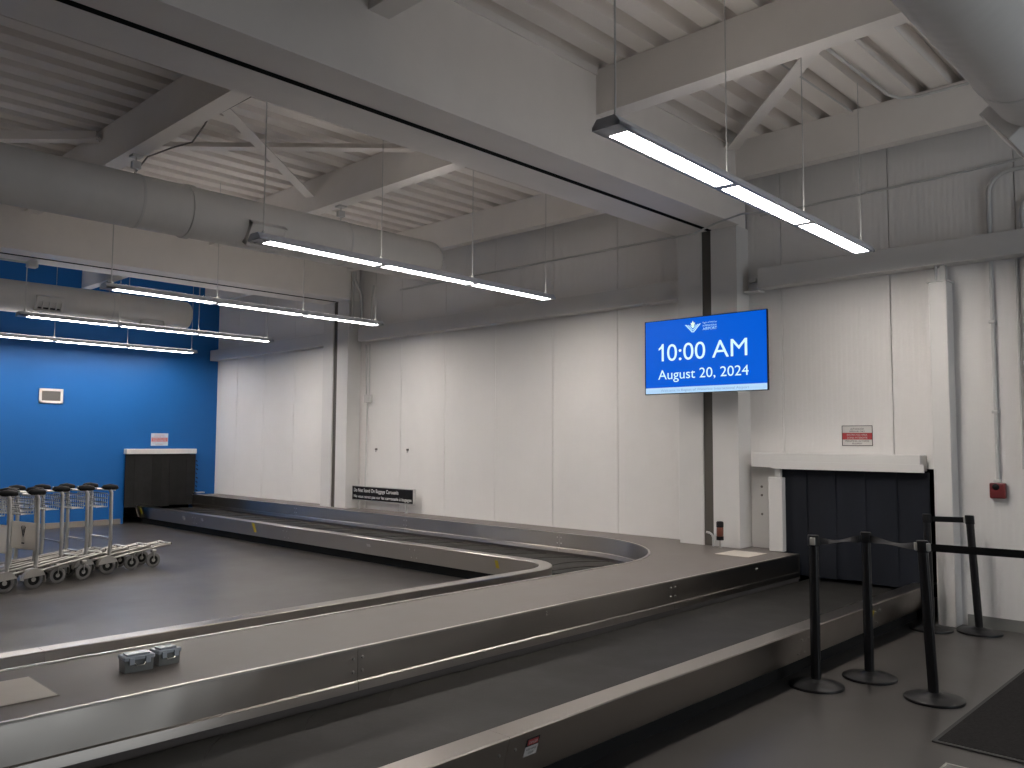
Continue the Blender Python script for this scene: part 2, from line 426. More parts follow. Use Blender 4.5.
# ---------------------------------------------------------------- ducts
def duct(x, y1, vents, label, side=1):
    z = 3.97; r = .265
    e = empty('round_duct', (x, y1, z), 0, label, 'air duct', 'round ceiling ducts')
    L = y1-YF-.05
    MB().lathe([(r, -L), (r, -.09), (r-.006, -.05), (r-.03, -.015), (r-.07, 0), (0, 0)], axis='y', n=48).build('duct_body', 'duct_paint', e)
    for yy in (-3.35, -6.6):
        MB().lathe([(r, yy-.03), (r+.014, yy-.03), (r+.014, yy+.03), (r, yy+.03)], axis='y', n=48).build('coupling_band', 'duct_paint', e)
    for yy in (-3.87, -1.45, -6.3):
        m = MB()
        m.tube([(0, yy, r), (0, yy, .45)], .008, 6)
        m.lathe([(r+.001, yy-.012), (r+.005, yy-.012), (r+.005, yy+.012), (r+.001, yy+.012)], axis='y', n=40)
        m.box(-.03, .03, yy-.04, yy+.04, r+.06, r+.13); m.box(-.05, .05, yy-.05, yy+.05, .44, .47)
        m.build('hanger', 'wire_white', e)
    for (yy, ang, L2) in vents:
        v = empty('vent_box', (0, yy, 0)); v.parent = e; v.rotation_euler = (0, ang, 0)
        for k in ('label', 'category'):
            pass
        if L2 > .8:
            MB().bevbox(r-.06, r+.07, -.42, .42, -.14, .14, .006, 1).build('vent_frame', 'duct_paint', v)
            MB().bevbox(r+.065, r+.078, -.39, .39, -.11, .11, .004, 1).build('vent_cover', 'paint', v)
            continue
        f = MB()
        # frame opening faces local +X
        X0, X1 = r-.06, r+.06
        hz, hy = .13, L2/2
        f.box(X0, X1, -hy, hy, hz-.03, hz); f.box(X0, X1, -hy, hy, -hz, -hz+.03)
        f.box(X0, X1, -hy, -hy+.03, -hz, hz); f.box(X0, X1, hy-.03, hy, -hz, hz)
        f.build('vent_frame', 'steel_white', v)
        MB().box(X0, X0+.05, -hy+.03, hy-.03, -hz+.03, hz-.03).build('vent_opening', 'louvre_dark' if L2 < .8 else 'duct_paint', v)
        s = MB()
        n = max(2, int(L2/.1))
        for k in range(1, n):
            y = -hy+k*L2/n; s.box(X1-.03, X1-.002, y-.008, y+.008, -hz+.03, hz-.03)
        s.box(X1-.03, X1-.004, -hy+.03, hy-.03, .045, hz-.03)
        s.build('louvre', 'steel_white', v)
    return e
duct(-8.3, 7.12, [(-2.57, R(33), .42), (-5.9, R(33), .42)], 'near white round duct with hanger straps and side vent, behind the middle light')
duct(-15.4, 7.1, [(-2.5, R(22), .42), (-.75, R(72), .42)], 'far white round duct in front of the blue wall')
duct(-1.2, 7.15, [(-.50, R(180-38), .85)], 'large white round duct in the top right corner')

# ---------------------------------------------------------------- suspended lights
def make_light(x, y0, label):
    e = empty('suspended_light', (x, y0, 3.3), R(1.9), label, 'ceiling light', 'suspended linear lights')
    L = 3.94; w = .09
    m = MB()
    m.box(-w, -.06, 0, L, 0, .02); m.box(.06, w, 0, L, 0, .02)
    m.box(-w, w, 0, .12, .0, .02); m.box(-w, w, L-.06, L, 0, .02)
    for k in (1, 2):
        yy = .12+k*1.25; m.box(-.06, .06, yy-.04, yy+.04, 0, .02)
    m.add([(-w, 0, .02), (w, 0, .02), (w, L, .02), (-w, L, .02), (-w+.03, 0, .06), (w-.03, 0, .06), (w-.03, L, .06), (-w+.03, L, .06)],
          [(4,5,6,7),(0,1,5,4),(1,2,6,5),(2,3,7,6),(3,0,4,7)])
    m.build('housing', 'housing', e)
    for k in range(3):
        a = .12+k*1.25+(.04 if k else 0); b = .12+(k+1)*1.25-(.04 if k < 2 else 0)
        MB().box(-.06, .06, a, b, .003, .016).build('lens', 'lens', e)
    MB().box(-.045, .045, .1, L-.1, .058, .063).build('added_uplight_strip', 'added_uplight', e)  # unseen glowing strip added on the housing top, lifts the dim ceiling
    for yy in (.09, 1.37, 2.62, 3.86):
        r = MB().tube([(0, yy, .06), (0, yy, 1.53)], .004 if yy > .1 else .006, 6)
        r.lathe([(0, .06), (.018, .06), (.014, .09), (0, .10)], (0, yy, 0), 'z', 10)
        r.build('suspension_rod', 'wire_white', e)
    return e
l0 = make_light(-2.66, 3.49, 'suspended linear light with three lit lenses, nearest, at upper right')
labels = {-6.36: 'suspended linear light in front of the near duct, second from the right',
          -9.68: 'suspended linear light crossing in front of the far column, third from the right',
          -12.74: 'suspended linear light in front of the far duct, fourth from the right',
          -15.58: 'suspended linear light closest to the blue wall, cut by the left frame edge'}
for x in (-6.36, -9.68, -12.74, -15.58):
    c = copy_tree(l0); c.location = (x, 3.48, 3.3); c['label'] = labels[x]
k = 0
for x in (-9.68, -12.74, -15.58):
    for y in (-4.4, ):
        c = copy_tree(l0); c.location = (x, y, 3.3); c['label'] = 'suspended linear light out of the frame behind the viewer'; c['group'] = 'suspended lights behind the viewer'

# ---------------------------------------------------------------- baggage carousel
car = empty('baggage_carousel', (-4.17, 2, 0), 0, 'grey decked L-shaped baggage carousel with stainless sides and black belt', 'baggage carousel')
ORG = Vector((-4.17, 2, 0))
YE = -1.2
def island():
    """outline of the deck: list of (pos, outward normal, s, belt width)"""
    pts = []
    def line(a, b, n, step=.25):
        a = Vector(a); b = Vector(b); k = max(1, int((b-a).length/step))
        for i in range(k): pts.append((a.lerp(b, i/k), Vector(n)))
    line((-3.75, 8.05), (-3.75, YE), (1, 0))
    c = Vector((-4.1675, YE)); r = .4175
    for i in range(24):
        a = -PI*i/24; n = Vector((math.cos(a), math.sin(a))); pts.append((c+n*r, n))
    line((-4.585, YE), (-4.585, 6.18), (-1, 0))
    c = Vector((-6.185, 6.18)); r = 1.6
    for i in range(24):
        a = PI/2*i/24; n = Vector((math.cos(a), math.sin(a))); pts.append((c+n*r, -n))
    line((-6.185, 7.78), (-16.40, 7.78), (0, -1)); pts.append((Vector((-16.40, 7.78)), Vector((0, -1))))
    out = []; s = 0
    for i, (p, n) in enumerate(pts):
        if i: s += (p-pts[i-1][0]).length
        out.append((p, n, s))
    return out
ISL = island()
S_END1 = next(s for p, n, s in ISL if p.y <= YE+1e-6)
S_END2 = S_END1 + PI*.4175
STOT = ISL[-1][2]
def wid(s):
    if s < S_END1: return 1.05
    if s > S_END2: return .985
    return 1.05 + (.985-1.05)*(s-S_END1)/(S_END2-S_END1)
def at(s, w):
    """point at arc length s, offset w outward"""
    if s <= 0: p, n, _ = ISL[0]; d = Vector((0, 1)); q = p + n*w - d*s; return q
    if s >= STOT: p, n, _ = ISL[-1]; return p + n*w + Vector((-1, 0))*(s-STOT)
    lo, hi = 0, len(ISL)-1
    while hi-lo > 1:
        mid = (lo+hi)//2
        if ISL[mid][2] <= s: lo = mid
        else: hi = mid
    (p0, n0, s0), (p1, n1, s1) = ISL[lo], ISL[hi]
    f = (s-s0)/(s1-s0)
    return p0.lerp(p1, f) + n0.lerp(n1, f).normalized()*w
def nodes(s0, s1):
    ss = [s0] + [s for _, _, s in ISL if s0+.01 < s < s1-.01] + [s1]
    return ss
def wave(s): return .0018*math.sin(s*7.3+1.1) + .0011*math.sin(s*16.1+.4) + .0005*math.sin(s*29.0)
def sweep(sec, s0, s1, outer=False, cap=True, wavy=None):
    """sec: closed loop of (u,z); u from island edge, or from the belt's far edge if outer"""
    mb = MB(); ss = nodes(s0, s1); n = len(sec); vs = []
    if wavy:
        k = max(2, int((s1-s0)/.045)); ss = [s0+(s1-s0)*i/k for i in range(k+1)]
    for s in ss:
        e_ = min(1, (s-s0)/.1, (s1-s)/.1)
        for j_, (u, z) in enumerate(sec):
            if wavy and j_ in wavy: u = u + wavy[j_]*wave(s)*e_*min(1, 1)
            q = at(s, u + (wid(s) if outer else 0)); vs.append((q.x-ORG.x, q.y-ORG.y, z))
    fs = []
    for i in range(len(ss)-1):
        for k in range(n):
            k2 = (k+1) % n; fs.append((i*n+k, i*n+k2, (i+1)*n+k2, (i+1)*n+k))
    if cap: fs.append(tuple(range(n))); fs.append(tuple(range((len(ss)-1)*n, len(ss)*n)))
    mb.add(vs, fs, bool(wavy)); mb.ang = 18
    return mb
# deck
poly = [(p - n*.004) for p, n, s in ISL]
dk = [(q.x-ORG.x, q.y-ORG.y) for q in poly] + [(-16.40-ORG.x, 8.285-ORG.y), (-4.0-ORG.x, 8.285-ORG.y), (-4.0-ORG.x, 8.07-ORG.y), (-3.754-ORG.x, 8.07-ORG.y)]
MB().prism(dk, .0, .505).build('deck', 'rubber_deck', car)
# stainless facing sheets with seams
cuts = []
s = 0.0
cut_out = [0, .87, 2.27, 5.33, 8.35, S_END1-.3, S_END1+.9, S_END2+1.5]
s = cut_out[-1]
while s < STOT-1.5:
    s += 2.95; cut_out.append(min(s, STOT))
if cut_out[-1] < STOT: cut_out.append(STOT)
sec_face = [(0, .508), (.007, .508), (.007, .47), (.008, .40), (.007, .337), (.017, .330), (.021, .285), (.015, .285), (.0, .330)]
for a, b in zip(cut_out[:-1], cut_out[1:]):
    sweep(sec_face, a+.0015, b-.0015, wavy={3: 1.0, 2: .6, 4: .35}).build('side_panel', 'stainless', car)
sweep([(-.012, .5045), (-.012, .511), (.010, .511), (.010, .500), (.007, .500), (.007, .5045)], 0, STOT).build('edge_trim', 'stainless_lip', car)
# end closure of the deck beside the curtain
MB().box(-3.99-ORG.x, -3.745-ORG.x, 8.071-ORG.y, 8.085-ORG.y, .26, .505).build('end_panel', 'stainless', car)
# bumper / outer rim
sec_bump = [(0, .25), (0, .334), (.006, .34), (.134, .34), (.14, .334), (.1095, .23), (.075, .118), (.062, .118), (.062, .25)]
cb = [-.12, 1.1, 2.43, 5.38, 8.3, S_END1, (S_END1+S_END2)/2, S_END2]
s = cb[-1]
while s < STOT-1.6:
    s += 2.95; cb.append(s)
cb.append(STOT+.02)
for a, b in zip(cb[:-1], cb[1:]):
    sweep(sec_bump, a+.0012, b-.0012, True, wavy={5: 1.0, 6: .6}).build('rim_panel', 'stainless', car)
sweep([(-.03, .0), (-.03, .248), (.0, .248), (.0, .0)], -.2, STOT+.05, True).build('plinth', 'black_matte', car)
sweep([(0.0, .0), (0.0, .225), (.03, .225), (.03, .0)], -.2, STOT+.05).build('plinth', 'black_matte', car)
# belt plates
PITCH = .5
nplate = int((STOT+1.0)/PITCH)
def plate(k):
    s0 = -.9 + k*PITCH; mb = MB(); NW, NS = 14, 6
    vs = []; fs = []
    for i in range(NS+1):
        for j in range(NW+1):
            fr = j/NW
            c = .30*(1-(2*fr-1)**2)
            s = s0 + c + (PITCH+.03)*i/NS
            W = wid(min(max(s, 0), STOT)); w = .032 + (W-.032-.004)*fr
            q = at(s, w)
            z = .252 - .0045*(i/NS)
            if s > STOT: q = at(STOT, w) + Vector((-1, 0))*(s-STOT)
            vs.append((q.x-ORG.x, q.y-ORG.y, z))
    M = NW+1
    for i in range(NS):
        for j in range(NW): fs.append((i*M+j, i*M+j+1, (i+1)*M+j+1, (i+1)*M+j))
    n = len(vs)
    vs += [(x, y, z-.005) for x, y, z in vs]
    fs += [(n+i*M+j, n+(i+1)*M+j, n+(i+1)*M+j+1, n+i*M+j+1) for i in range(NS) for j in range(NW)]
    for j in range(NW): fs.append((j, n+j, n+j+1, j+1)); a = NS*M+j; fs.append((a, a+1, n+a+1, n+a))
    for i in range(NS): a = i*M; fs.append((a, a+M, n+a+M, n+a)); a = i*M+NW; fs.append((a, n+a, n+a+M, a+M))
    mb.add(vs, fs, False)
    return mb
for k in range(nplate): plate(k).build('belt_plate', 'rubber_belt', car)
# bolts
def bolt(p, n, r=.009, side=1):
    m = MB(); m.lathe([(0, .008), (r*.6, .008), (r, .003), (r, 0), (0, 0)], axis='z', n=8)
    q = Vector((0, 0, 1)).rotation_difference(Vector((n[0], n[1], 0))).to_matrix().to_4x4()
    m.xform(Matrix.Translation((p[0]-ORG.x, p[1]-ORG.y, p[2])) @ q)
    m.build('bolt', 'alu', car)
def norm_at(s):
    a = at(s, 0); b = at(s, 1); return (b-a).normalized()
nb = 0
for s in cut_out[1:-1]:
    if S_END1-1 < s < S_END2+1.6: continue
    small = s < 1 or 6 < s < S_END1
    for ds in ((-.012, .012) if small else (-.03, .03)):
        for z in ((.455,) if small else (.385, .455)):
            q = at(s+ds, .008); n = norm_at(s+ds); bolt((q.x, q.y, z), n); nb += 1
for s in (3.8, ):
    for z in (.462, .478): q = at(s, .007); bolt((q.x, q.y, z), norm_at(s), .006)
for s in cb[1:-1]:
    if S_END1-1 < s < S_END2+1.6: continue
    for ds in (-.05, .05):
        for z in (.17, .27):
            u = .075+(z-.118)/(.34-.118)*.065+.002
            q = at(s+ds, wid(s)+u); bolt((q.x, q.y, z), norm_at(s), .008)
# stickers on the rim
def rim_label(s, z0, z1, L, m, name='warning_sticker', lines=None, lab=None):
    u = lambda z: .075+(z-.118)/(.334-.118)*.065+.0040
    mb = MB(); vs = []
    for ss, z in ((s-L/2, z0), (s+L/2, z0), (s+L/2, z1), (s-L/2, z1)):
        q = at(ss, wid(ss)+u(z)); vs.append((q.x-ORG.x, q.y-ORG.y, z))
    for ss, z in ((s-L/2, z0), (s+L/2, z0), (s+L/2, z1), (s-L/2, z1)):
        q = at(ss, wid(ss)+u(z)-.0032); vs.append((q.x-ORG.x, q.y-ORG.y, z))
    mb.add(vs, [(0,1,2,3),(7,6,5,4),(0,4,5,1),(1,5,6,2),(2,6,7,3),(3,7,4,0)])
    o = mb.build(name, m, car)
    if lab: o['label'] = lab
    return o
rim_label(8.05-2.83, .215, .30, .085, 'sign_white', lab='small white safety sticker with red header')
# red and black header of that sticker with its writing
def rim_text(s_mid, z, body, w, h, m, up=.0032):
    vs, fs, W = text_mesh(body, w, h)
    u = lambda zz: .075+(zz-.118)/(.334-.118)*.065+up
    mb = MB(); out = []
    for v in vs:
        ss = s_mid + W/2 - v.x   # text reads with +Y to the right on the outer face
        q = at(ss, wid(ss)+u(z+v.z)); out.append((q.x-ORG.x, q.y-ORG.y, z+v.z))
    mb.add(out, fs); return mb.build('sticker_text', m, car)
o = rim_label(5.22, .262, .30, .085, 'ink', 'sticker_header')
def lift(o, d=.0012):
    for v in o.data.vertices: v.co.x += d
lift(o)
o = rim_label(5.22, .268, .294, .068, 'sign_red', 'sticker_band'); lift(o, .0024)
rim_text(5.22, .274, 'DANGER', .055, .014, 'sign_white', .0084)
rim_text(5.22, .243, 'KEEP HANDS', .066, .010, 'ink', .0061)
rim_text(5.22, .225, 'CLEAR', .035, .010, 'ink', .0061)
rim_label(1.08+.12, .19, .29, .05, 'yellow', lab='yellow warning sticker')
# stickers on the inner rim (s where x = ...)
def s_of_x(x): return STOT - (x+16.40)
rim_label(s_of_x(-6.62), .20, .29, .05, 'yellow', lab='yellow warning sticker')
rim_label(s_of_x(-11.95), .18, .32, .07, 'yellow', lab='yellow warning sticker')
rim_label(s_of_x(-16.2), .20, .30, .07, 'yellow', lab='yellow warning sticker')
rim_label(s_of_x(-14.4), .20, .27, .09, 'sign_white', lab='small white sticker')
rim_label(s_of_x(-13.7), .23, .28, .06, 'sign_white', lab='small white sticker')
rim_label(s_of_x(-9.0), .225, .26, .08, 'sign_white', lab='small white sticker')

# access plates let into the deck, near and far
def hatch(x0, x1, y0, y1, label):
    e = empty('access_plate', ((x0+x1)/2, (y0+y1)/2, .505), 0, label, 'cover plate', 'deck cover plates')
    a, b = (x1-x0)/2, (y1-y0)/2
    MB().bevbox(-a, a, -b, b, 0.0005, .006, .002, 1).build('plate', 'plate_beige', e)
    f = MB(); f.box(-a-.006, a+.006, -b-.006, -b, .0005, .004); f.box(-a-.006, a+.006, b, b+.006, .0005, .004)
    f.box(-a-.006, -a, -b, b, .0005, .004); f.box(a, a+.006, -b, b, .0005, .004)
    f.build('rim', 'baseboard', e)
    return e
hatch(-4.375, -3.98, .93, 1.31, 'beige square cover plate on the deck at the lower left corner')
hatch(-4.34, -3.98, 7.46, 7.85, 'beige square cover plate on the deck below the screen column')

# ---------------------------------------------------------------- grey plastic boxes on the deck
def small_box(loc, rz, sx, sy, label):
    e = empty('plastic_box', loc, rz, label, 'box', 'small plastic boxes on the deck')
    H = .056
    b = MB()
    t = .006
    t = .002
    b.add([(-sx/2+t, -sy/2+t, 0), (sx/2-t, -sy/2+t, 0), (sx/2-t, sy/2-t, 0), (-sx/2+t, sy/2-t, 0),
           (-sx/2, -sy/2, H), (sx/2, -sy/2, H), (sx/2, sy/2, H), (-sx/2, sy/2, H)],
          [(0,3,2,1),(4,5,6,7),(0,1,5,4),(1,2,6,5),(2,3,7,6),(3,0,4,7)])
    b.build('box_body', 'box_grey', e)
    l = MB(); l.bevbox(-sx/2-.005, sx/2+.005, -sy/2-.005, sy/2+.005, H, H+.02, .004, 1)
    l.bevbox(-sx/2+.012, sx/2-.012, -sy/2+.012, sy/2-.012, H+.02, H+.028, .003, 1)
    l.build('lid', 'box_lid', e)
    for s in (-.28, .28):
        MB().bevbox(sx/2+.003, sx/2+.012, s*sy-.012, s*sy+.012, H-.018, H+.014, .002, 1).build('clasp', 'box_lid', e)
    hd = MB().tube([(sx/2+.006, -.025, H-.012), (sx/2+.016, -.018, H-.022), (sx/2+.016, .018, H-.022), (sx/2+.006, .025, H-.012)], .003, 6)
    hd.build('catch', 'alu', e)
    return e
small_box((-4.155, 1.715, .506), R(-3), .085, .135, 'small grey plastic box with pale lid on the deck, left of the pair')
small_box((-4.175, 1.865, .506), R(4), .085, .11, 'small grey plastic box with pale lid on the deck, right of the pair')

# ---------------------------------------------------------------- stack light and bent conduit at the column foot
e = empty('beacon_light', (-4.53, 7.90, .507), 0, 'small amber and black beacon light on a short pole, by the screen column', 'warning light')
MB().tube([(0, 0, 0), (0, 0, .09)], .009, 8).lathe([(0, 0), (.022, 0), (.022, .008), (0, .008)]).build('pole', 'alu_dull', e)
MB().lathe([(0, .085), (.036, .085), (.038, .09), (.038, .125), (0, .125)]).build('base', 'black_plastic', e)
MB().lathe([(.033, .125), (.036, .13), (.036, .215), (.033, .22), (0, .22)]).build('amber_lens', 'amber', e)
MB().lathe([(0, .22), (.038, .22), (.038, .27), (.03, .28), (0, .281)]).build('cap', 'black_plastic', e)
e = empty('bent_conduit', (-4.70, 8.0, .507), 0, 'short bent white conduit rising from the deck beside the beacon', 'conduit')
MB().tube([(.03, 0, 0), (.03, 0, .09), (.02, .0, .12), (-.01, 0, .14), (-.05, 0, .145)], .012, 8).build('tube', 'wire_white', e)

# ---------------------------------------------------------------- strip curtains
def curtain(loc, rz, W, H, n, m, boxw, label, box_off=0, ragged=0.0, zb=0.0, bh=.16, bd=.10):
    e = empty('strip_curtain', loc, rz, label, 'strip curtain', 'strip curtains over the carousel openings')
    # local: x along width, -y toward room
    b = MB(); b.bevbox(-boxw/2+box_off, boxw/2+box_off, -bd, .09, H+.01, H+bh, .006, 1)
    if bh > .12: b.box(-W/2-.03, W/2-.01, -bd-.025, -bd, H+.0, H+.075)
    b.build('track_box', 'steel_white', e)
    sw = W/n
    for k in range(n):
        x0 = -W/2 + k*sw; y = -.02 if k % 2 else -.008
        z0 = zb + random.uniform(0, .02) + ragged*random.random()
        mb = MB(); ns = 6; vs = []; amp = random.uniform(-.012, .012); ph = random.uniform(0, 6)
        for i in range(ns+1):
            z = z0 + (H-z0)*i/ns
            yy = y + amp*math.sin(ph+i*.9)*(1-i/ns)
            for (xx, dy) in ((x0-.006, 0), (x0+sw+.006, 0), (x0+sw+.006, .004), (x0-.006, .004)):
                vs.append((xx, yy+dy, z))
        fs = []
        for i in range(ns):
            for j in range(4): a = i*4+j; b2 = i*4+(j+1) % 4; fs.append((a, b2, b2+4, a+4))
        fs += [(3,2,1,0), (ns*4, ns*4+1, ns*4+2, ns*4+3)]
        mb.add(vs, fs).build('strip', m, e)
    return e
curtain((-3.27, 8.19, 0), 0, 1.46, 1.35, 10, 'curtain_navy', 1.67, 'navy black strip curtain under a white box, on the white wall at right', -.15, 0, .275)
c = curtain((XL+.10, 7.12, 0), R(90), 1.37, 1.32, 8, 'curtain_black', 1.39, 'black strip curtain under a white box, on the blue wall', 0, .0, .30, .11, .05)
# rim of brush tufts and small rag end of the left curtain
tuft = MB()
for i in range(9):
    z = .52+i*.085; tuft.tube([(.70, -.03, z), (.725+.012*math.sin(i*2.2), -.05, z-.03)], .008, 5)
tuft.build('edge_tufts', 'curtain_black', c)
MB().bevbox(.66, .84, -.16, -.03, .535, .56, .006, 1).build('tie_bar', 'alu', c)
# wall bolts by the guide post
w = empty('inspection_cover', (-4.22, 8.28, .51), 0, 'narrow cream panel with three screws between column and navy curtain', 'panel')
MB().box(-.14, .13, -.008, .005, 0, .83).build('panel_body', 'steel_white', w)
for z in (.35, .55, .64):
    MB().lathe([(0, -.016), (.012, -.014), (.014, -.008), (0, -.008)], (-.02, 0, z), 'y', 8).build('screw', 'vent_grey', w)

# ---------------------------------------------------------------- notices
e = empty('safety_sign', (-3.225, 8.285, 1.59), 0, 'restricted area wall notice with red band above the navy curtain', 'sign')
W, H = .30, .20
MB().box(-W/2, W/2, -.004, 0, 0, H).build('board', 'sign_white', e)
f = MB()
for x0, x1, z0, z1 in ((-W/2, W/2, 0, .006), (-W/2, W/2, H-.006, H), (-W/2, -W/2+.006, 0, H), (W/2-.006, W/2, 0, H)):
    f.box(x0, x1, -.0065, -.004, z0, z1)
f.build('border', 'ink', e)
MB().box(-W/2+.006, W/2-.006, -.0055, -.004, .062, .128).build('red_band', 'sign_red', e)
text_part('text', [('AUTHORIZED', -.065, .158, .13, .018), ('PERSONNEL ONLY', -.075, .135, .15, .016),
                   ('PERSONNEL AUTORISE', -.115, .040, .23, .016), ('SEULEMENT', -.05, .015, .10, .016)], 'ink', e, .0052)
text_part('band_text', [('RESTRICTED AREA', -.10, .100, .20, .018), ('ZONE INTERDITE', -.10, .072, .20, .018)], 'sign_white', e, .0064)
e = empty('safety_sign', (XL+.004, 7.11, 1.49), R(90), 'small pale notice with red band on the blue wall', 'sign')
W, H = .34, .245
MB().box(-W/2, W/2, -.004, 0, 0, H).build('board', 'sign_white_cool', e)
MB().box(-W/2+.01, W/2-.01, -.0055, -.004, .08, .16).build('red_band', 'sign_red_pale', e)
text_part('text', [('AUTHORIZED', -.10, .20, .20, .022), ('PERSONNEL ONLY', -.12, .172, .24, .018),
                   ('PERSONNEL AUTORISE', -.14, .045, .28, .018), ('SEULEMENT', -.08, .015, .16, .018)], 'sign_red_pale', e, .0052)
text_part('band_text', [('RESTRICTED AREA', -.14, .125, .28, .022), ('ZONE INTERDITE', -.13, .09, .26, .022)], 'sign_white_cool', e, .0064)

e = empty('floor_sign', (-10.65, 8.15, .507), 0, 'long black notice on two short posts standing on the deck by the far column', 'sign')
MB().bevbox(-.80, .82, 0, .012, .13, .375, .004, 1).build('backing_board', 'sign_grey', e)
MB().box(-.785, .765, -.006, 0, .15, .36).build('black_panel', 'sign_black', e)
for x in (-.63, .60):
    MB().tube([(x, .006, 0), (x, .006, .13)], .012, 8).lathe([(0, 0), (.03, 0), (.03, .006), (0, .006)], (x, .006, 0)).build('post', 'sign_grey', e)
text_part('text', [('Do Not Stand On Baggage Carousels', -.74, .275, 1.16, .060), ('Ne vous tenez pas sur les carrousels à bagages', -.74, .180, 1.48, .050)], 'sign_text_pale', e, .0075)

# ---------------------------------------------------------------- wall screen
TW, TH = 1.444, .805
e = empty('information_screen', (-4.533, 7.60, 2.13), 0, 'blue wall screen showing 10:00 AM and August 20, 2024', 'screen')
m = MB(); m.bevbox(-TW/2, TW/2, 0.004, .026, 0, TH, .004, 1)
bz = .008
for x0, x1, z0, z1 in ((-TW/2, TW/2, 0, bz), (-TW/2, TW/2, TH-bz, TH), (-TW/2, -TW/2+bz, 0, TH), (TW/2-bz, TW/2, 0, TH)):
    m.box(x0, x1, -.004, .006, z0, z1)
m.build('bezel', 'black_plastic', e)
MB().box(-TW/2+bz, TW/2-bz, .0, .004, bz, TH-bz).build('display', 'screen_blue', e)
MB().box(-TW/2+bz, TW/2-bz, -.0015, .0, bz, .072).build('display_strip', 'screen_strip', e)
X = lambda f: -TW/2 + f*TW
Zf = lambda f: TH*(1-f)
text_part('clock_text', [('0:00', X(.198), Zf(.555), TW*.322, .188), ('AM', X(.575), Zf(.555), TW*.275, .188)], 'screen_text', e, .003)
one = MB(); xo, zo, hh = X(.150), Zf(.555), .188
one.add([(xo, -.003, zo), (xo+.027, -.003, zo), (xo+.027, -.003, zo+hh), (xo+.006, -.003, zo+hh), (xo-.010, -.003, zo+hh*.86), (xo-.038, -.003, zo+hh*.75), (xo-.038, -.003, zo+hh*.63), (xo, -.003, zo+hh*.74)],
        [(0, 1, 2, 3, 4, 7), (4, 5, 6, 7)])
one.build('clock_digit', 'screen_text', e)
text_part('date_text', [('August 20, 2024', X(.118), Zf(.80), TW*.74, .108)], 'screen_text', e, .003)
text_part('ticker_text', [('Welcome to Region of Waterloo International Airport', X(.14), .028, TW*.72, .026)], 'screen_small', e, .004)
text_part('logo_text', [('Region of Waterloo', X(.502), Zf(.10), .165, .018), ('INTERNATIONAL', X(.502), Zf(.142), .165, .019), ('AIRPORT', X(.502), Zf(.188), .165, .030)], 'screen_logo', e, .003)
lg = MB()
def tri(mb, pts, y=-.003): mb.add([(x, y, z) for x, z in pts], [tuple(range(len(pts)))])
cx, cz = X(.42), Zf(.205)
def stripe(mb, s, x0, z0, x1, z1, w):
    tri(mb, [(cx+s*x0, cz+z0), (cx+s*x1, cz+z1), (cx+s*(x1-w), cz+z1), (cx+s*(x0-w*.8), cz+z0+.004)])
for s in (-1, 1):
    stripe(lg, s, .012, 0, .098, .088, .020)
    stripe(lg, s, .008, .022, .068, .084, .014)
    stripe(lg, s, .004, .044, .042, .080, .010)
lg.build('logo_wings', 'screen_logo', e)
lf = MB()
tri(lf, [(cx, cz+.125), (cx+.012, cz+.100), (cx+.026, cz+.104), (cx+.020, cz+.082), (cx+.012, cz+.060), (cx, cz+.045), (cx-.012, cz+.060), (cx-.020, cz+.082), (cx-.026, cz+.104), (cx-.012, cz+.100)], -.0036)
lf.build('logo_leaf', 'screen_leaf', e)
m = MB(); m.box(-.25, .25, .026, .075, .2, .6); m.box(-.12, -.06, .075, .42, .3, .5); m.box(.06, .12, .075, .42, .3, .5); m.box(-.3, .32, .405, .428, .28, .52)
m.build('mount', 'black_metal', e)

# ---------------------------------------------------------------- conduits, alarm, vents on walls
def conduit(name, pts, r, label, clips=(), group=None, m='wire_white', cat='conduit'):
    p0 = Vector(pts[0]); e = empty(name, p0, 0, label, cat, group)
    MB().tube([Vector(p)-p0 for p in pts], r, 8).build('tube', m, e)
    if clips:
        c = MB()
        for q in clips:
            q = Vector(q)-p0; c.bevbox(q.x-.028, q.x+.028, q.y-.02, q.y+.04, q.z-.014, q.z+.014, .004, 1)
        c.build('clips', m, e)
    return e
def bend(p, q, r, n=6):
    return [p, q]
yc = 8.262
conduit('wall_conduit', [(-2.0, yc, 1.30), (-2.0, yc, 3.24)], .016, 'vertical white conduit down the wall to the red alarm box', [(-2.0, yc, 1.9), (-2.0, yc, 2.7)])
arc = [(-2.0+.18*(1-math.cos(a)), yc, 3.86+.18*math.sin(a)) for a in [PI/2*i/8 for i in range(9)]]
conduit('wall_conduit', [(-2.0, yc, 3.48)] + arc + [(1.5, yc, 4.04)], .02, 'white conduit bending right above the ledge at upper right, outer of two')
arc = [(-1.74+.15*(1-math.cos(a)), yc, 3.66+.15*math.sin(a)) for a in [PI/2*i/8 for i in range(9)]]
conduit('wall_conduit', [(-1.74, yc, 3.48)] + arc + [(1.5, yc, 3.81)], .02, 'white conduit bending right above the ledge at the right edge, inner of two')
conduit('wall_conduit', [(-1.80, yc, 1.40), (-1.80, yc, 3.24)], .011, 'thin vertical conduit beside the tall panel at the right edge')
conduit('wall_conduit', [(-10.4, 8.26, 4.02), (-5.13, 8.26, 4.02)], .014, 'thin level conduit high on the white wall between the columns')
conduit('wall_conduit', [(-4.2, 8.26, 4.07), (-2.4, 8.26, 4.10), (1.5, 8.26, 4.24)], .012, 'thin conduit rising gently high on the wall right of the screen column')
conduit('wall_conduit', [(-11.22, 8.24, .52), (-11.20, 8.24, 2.24)], .013, 'thin conduit from the notice up to a small junction box by the far column')
o = tag(MB().bevbox(-11.27, -11.12, 8.22, 8.285, 2.24, 2.37, .006, 1).build('junction_box', 'wire_white'), 'small white junction box on conduits beside the far column', 'junction box')
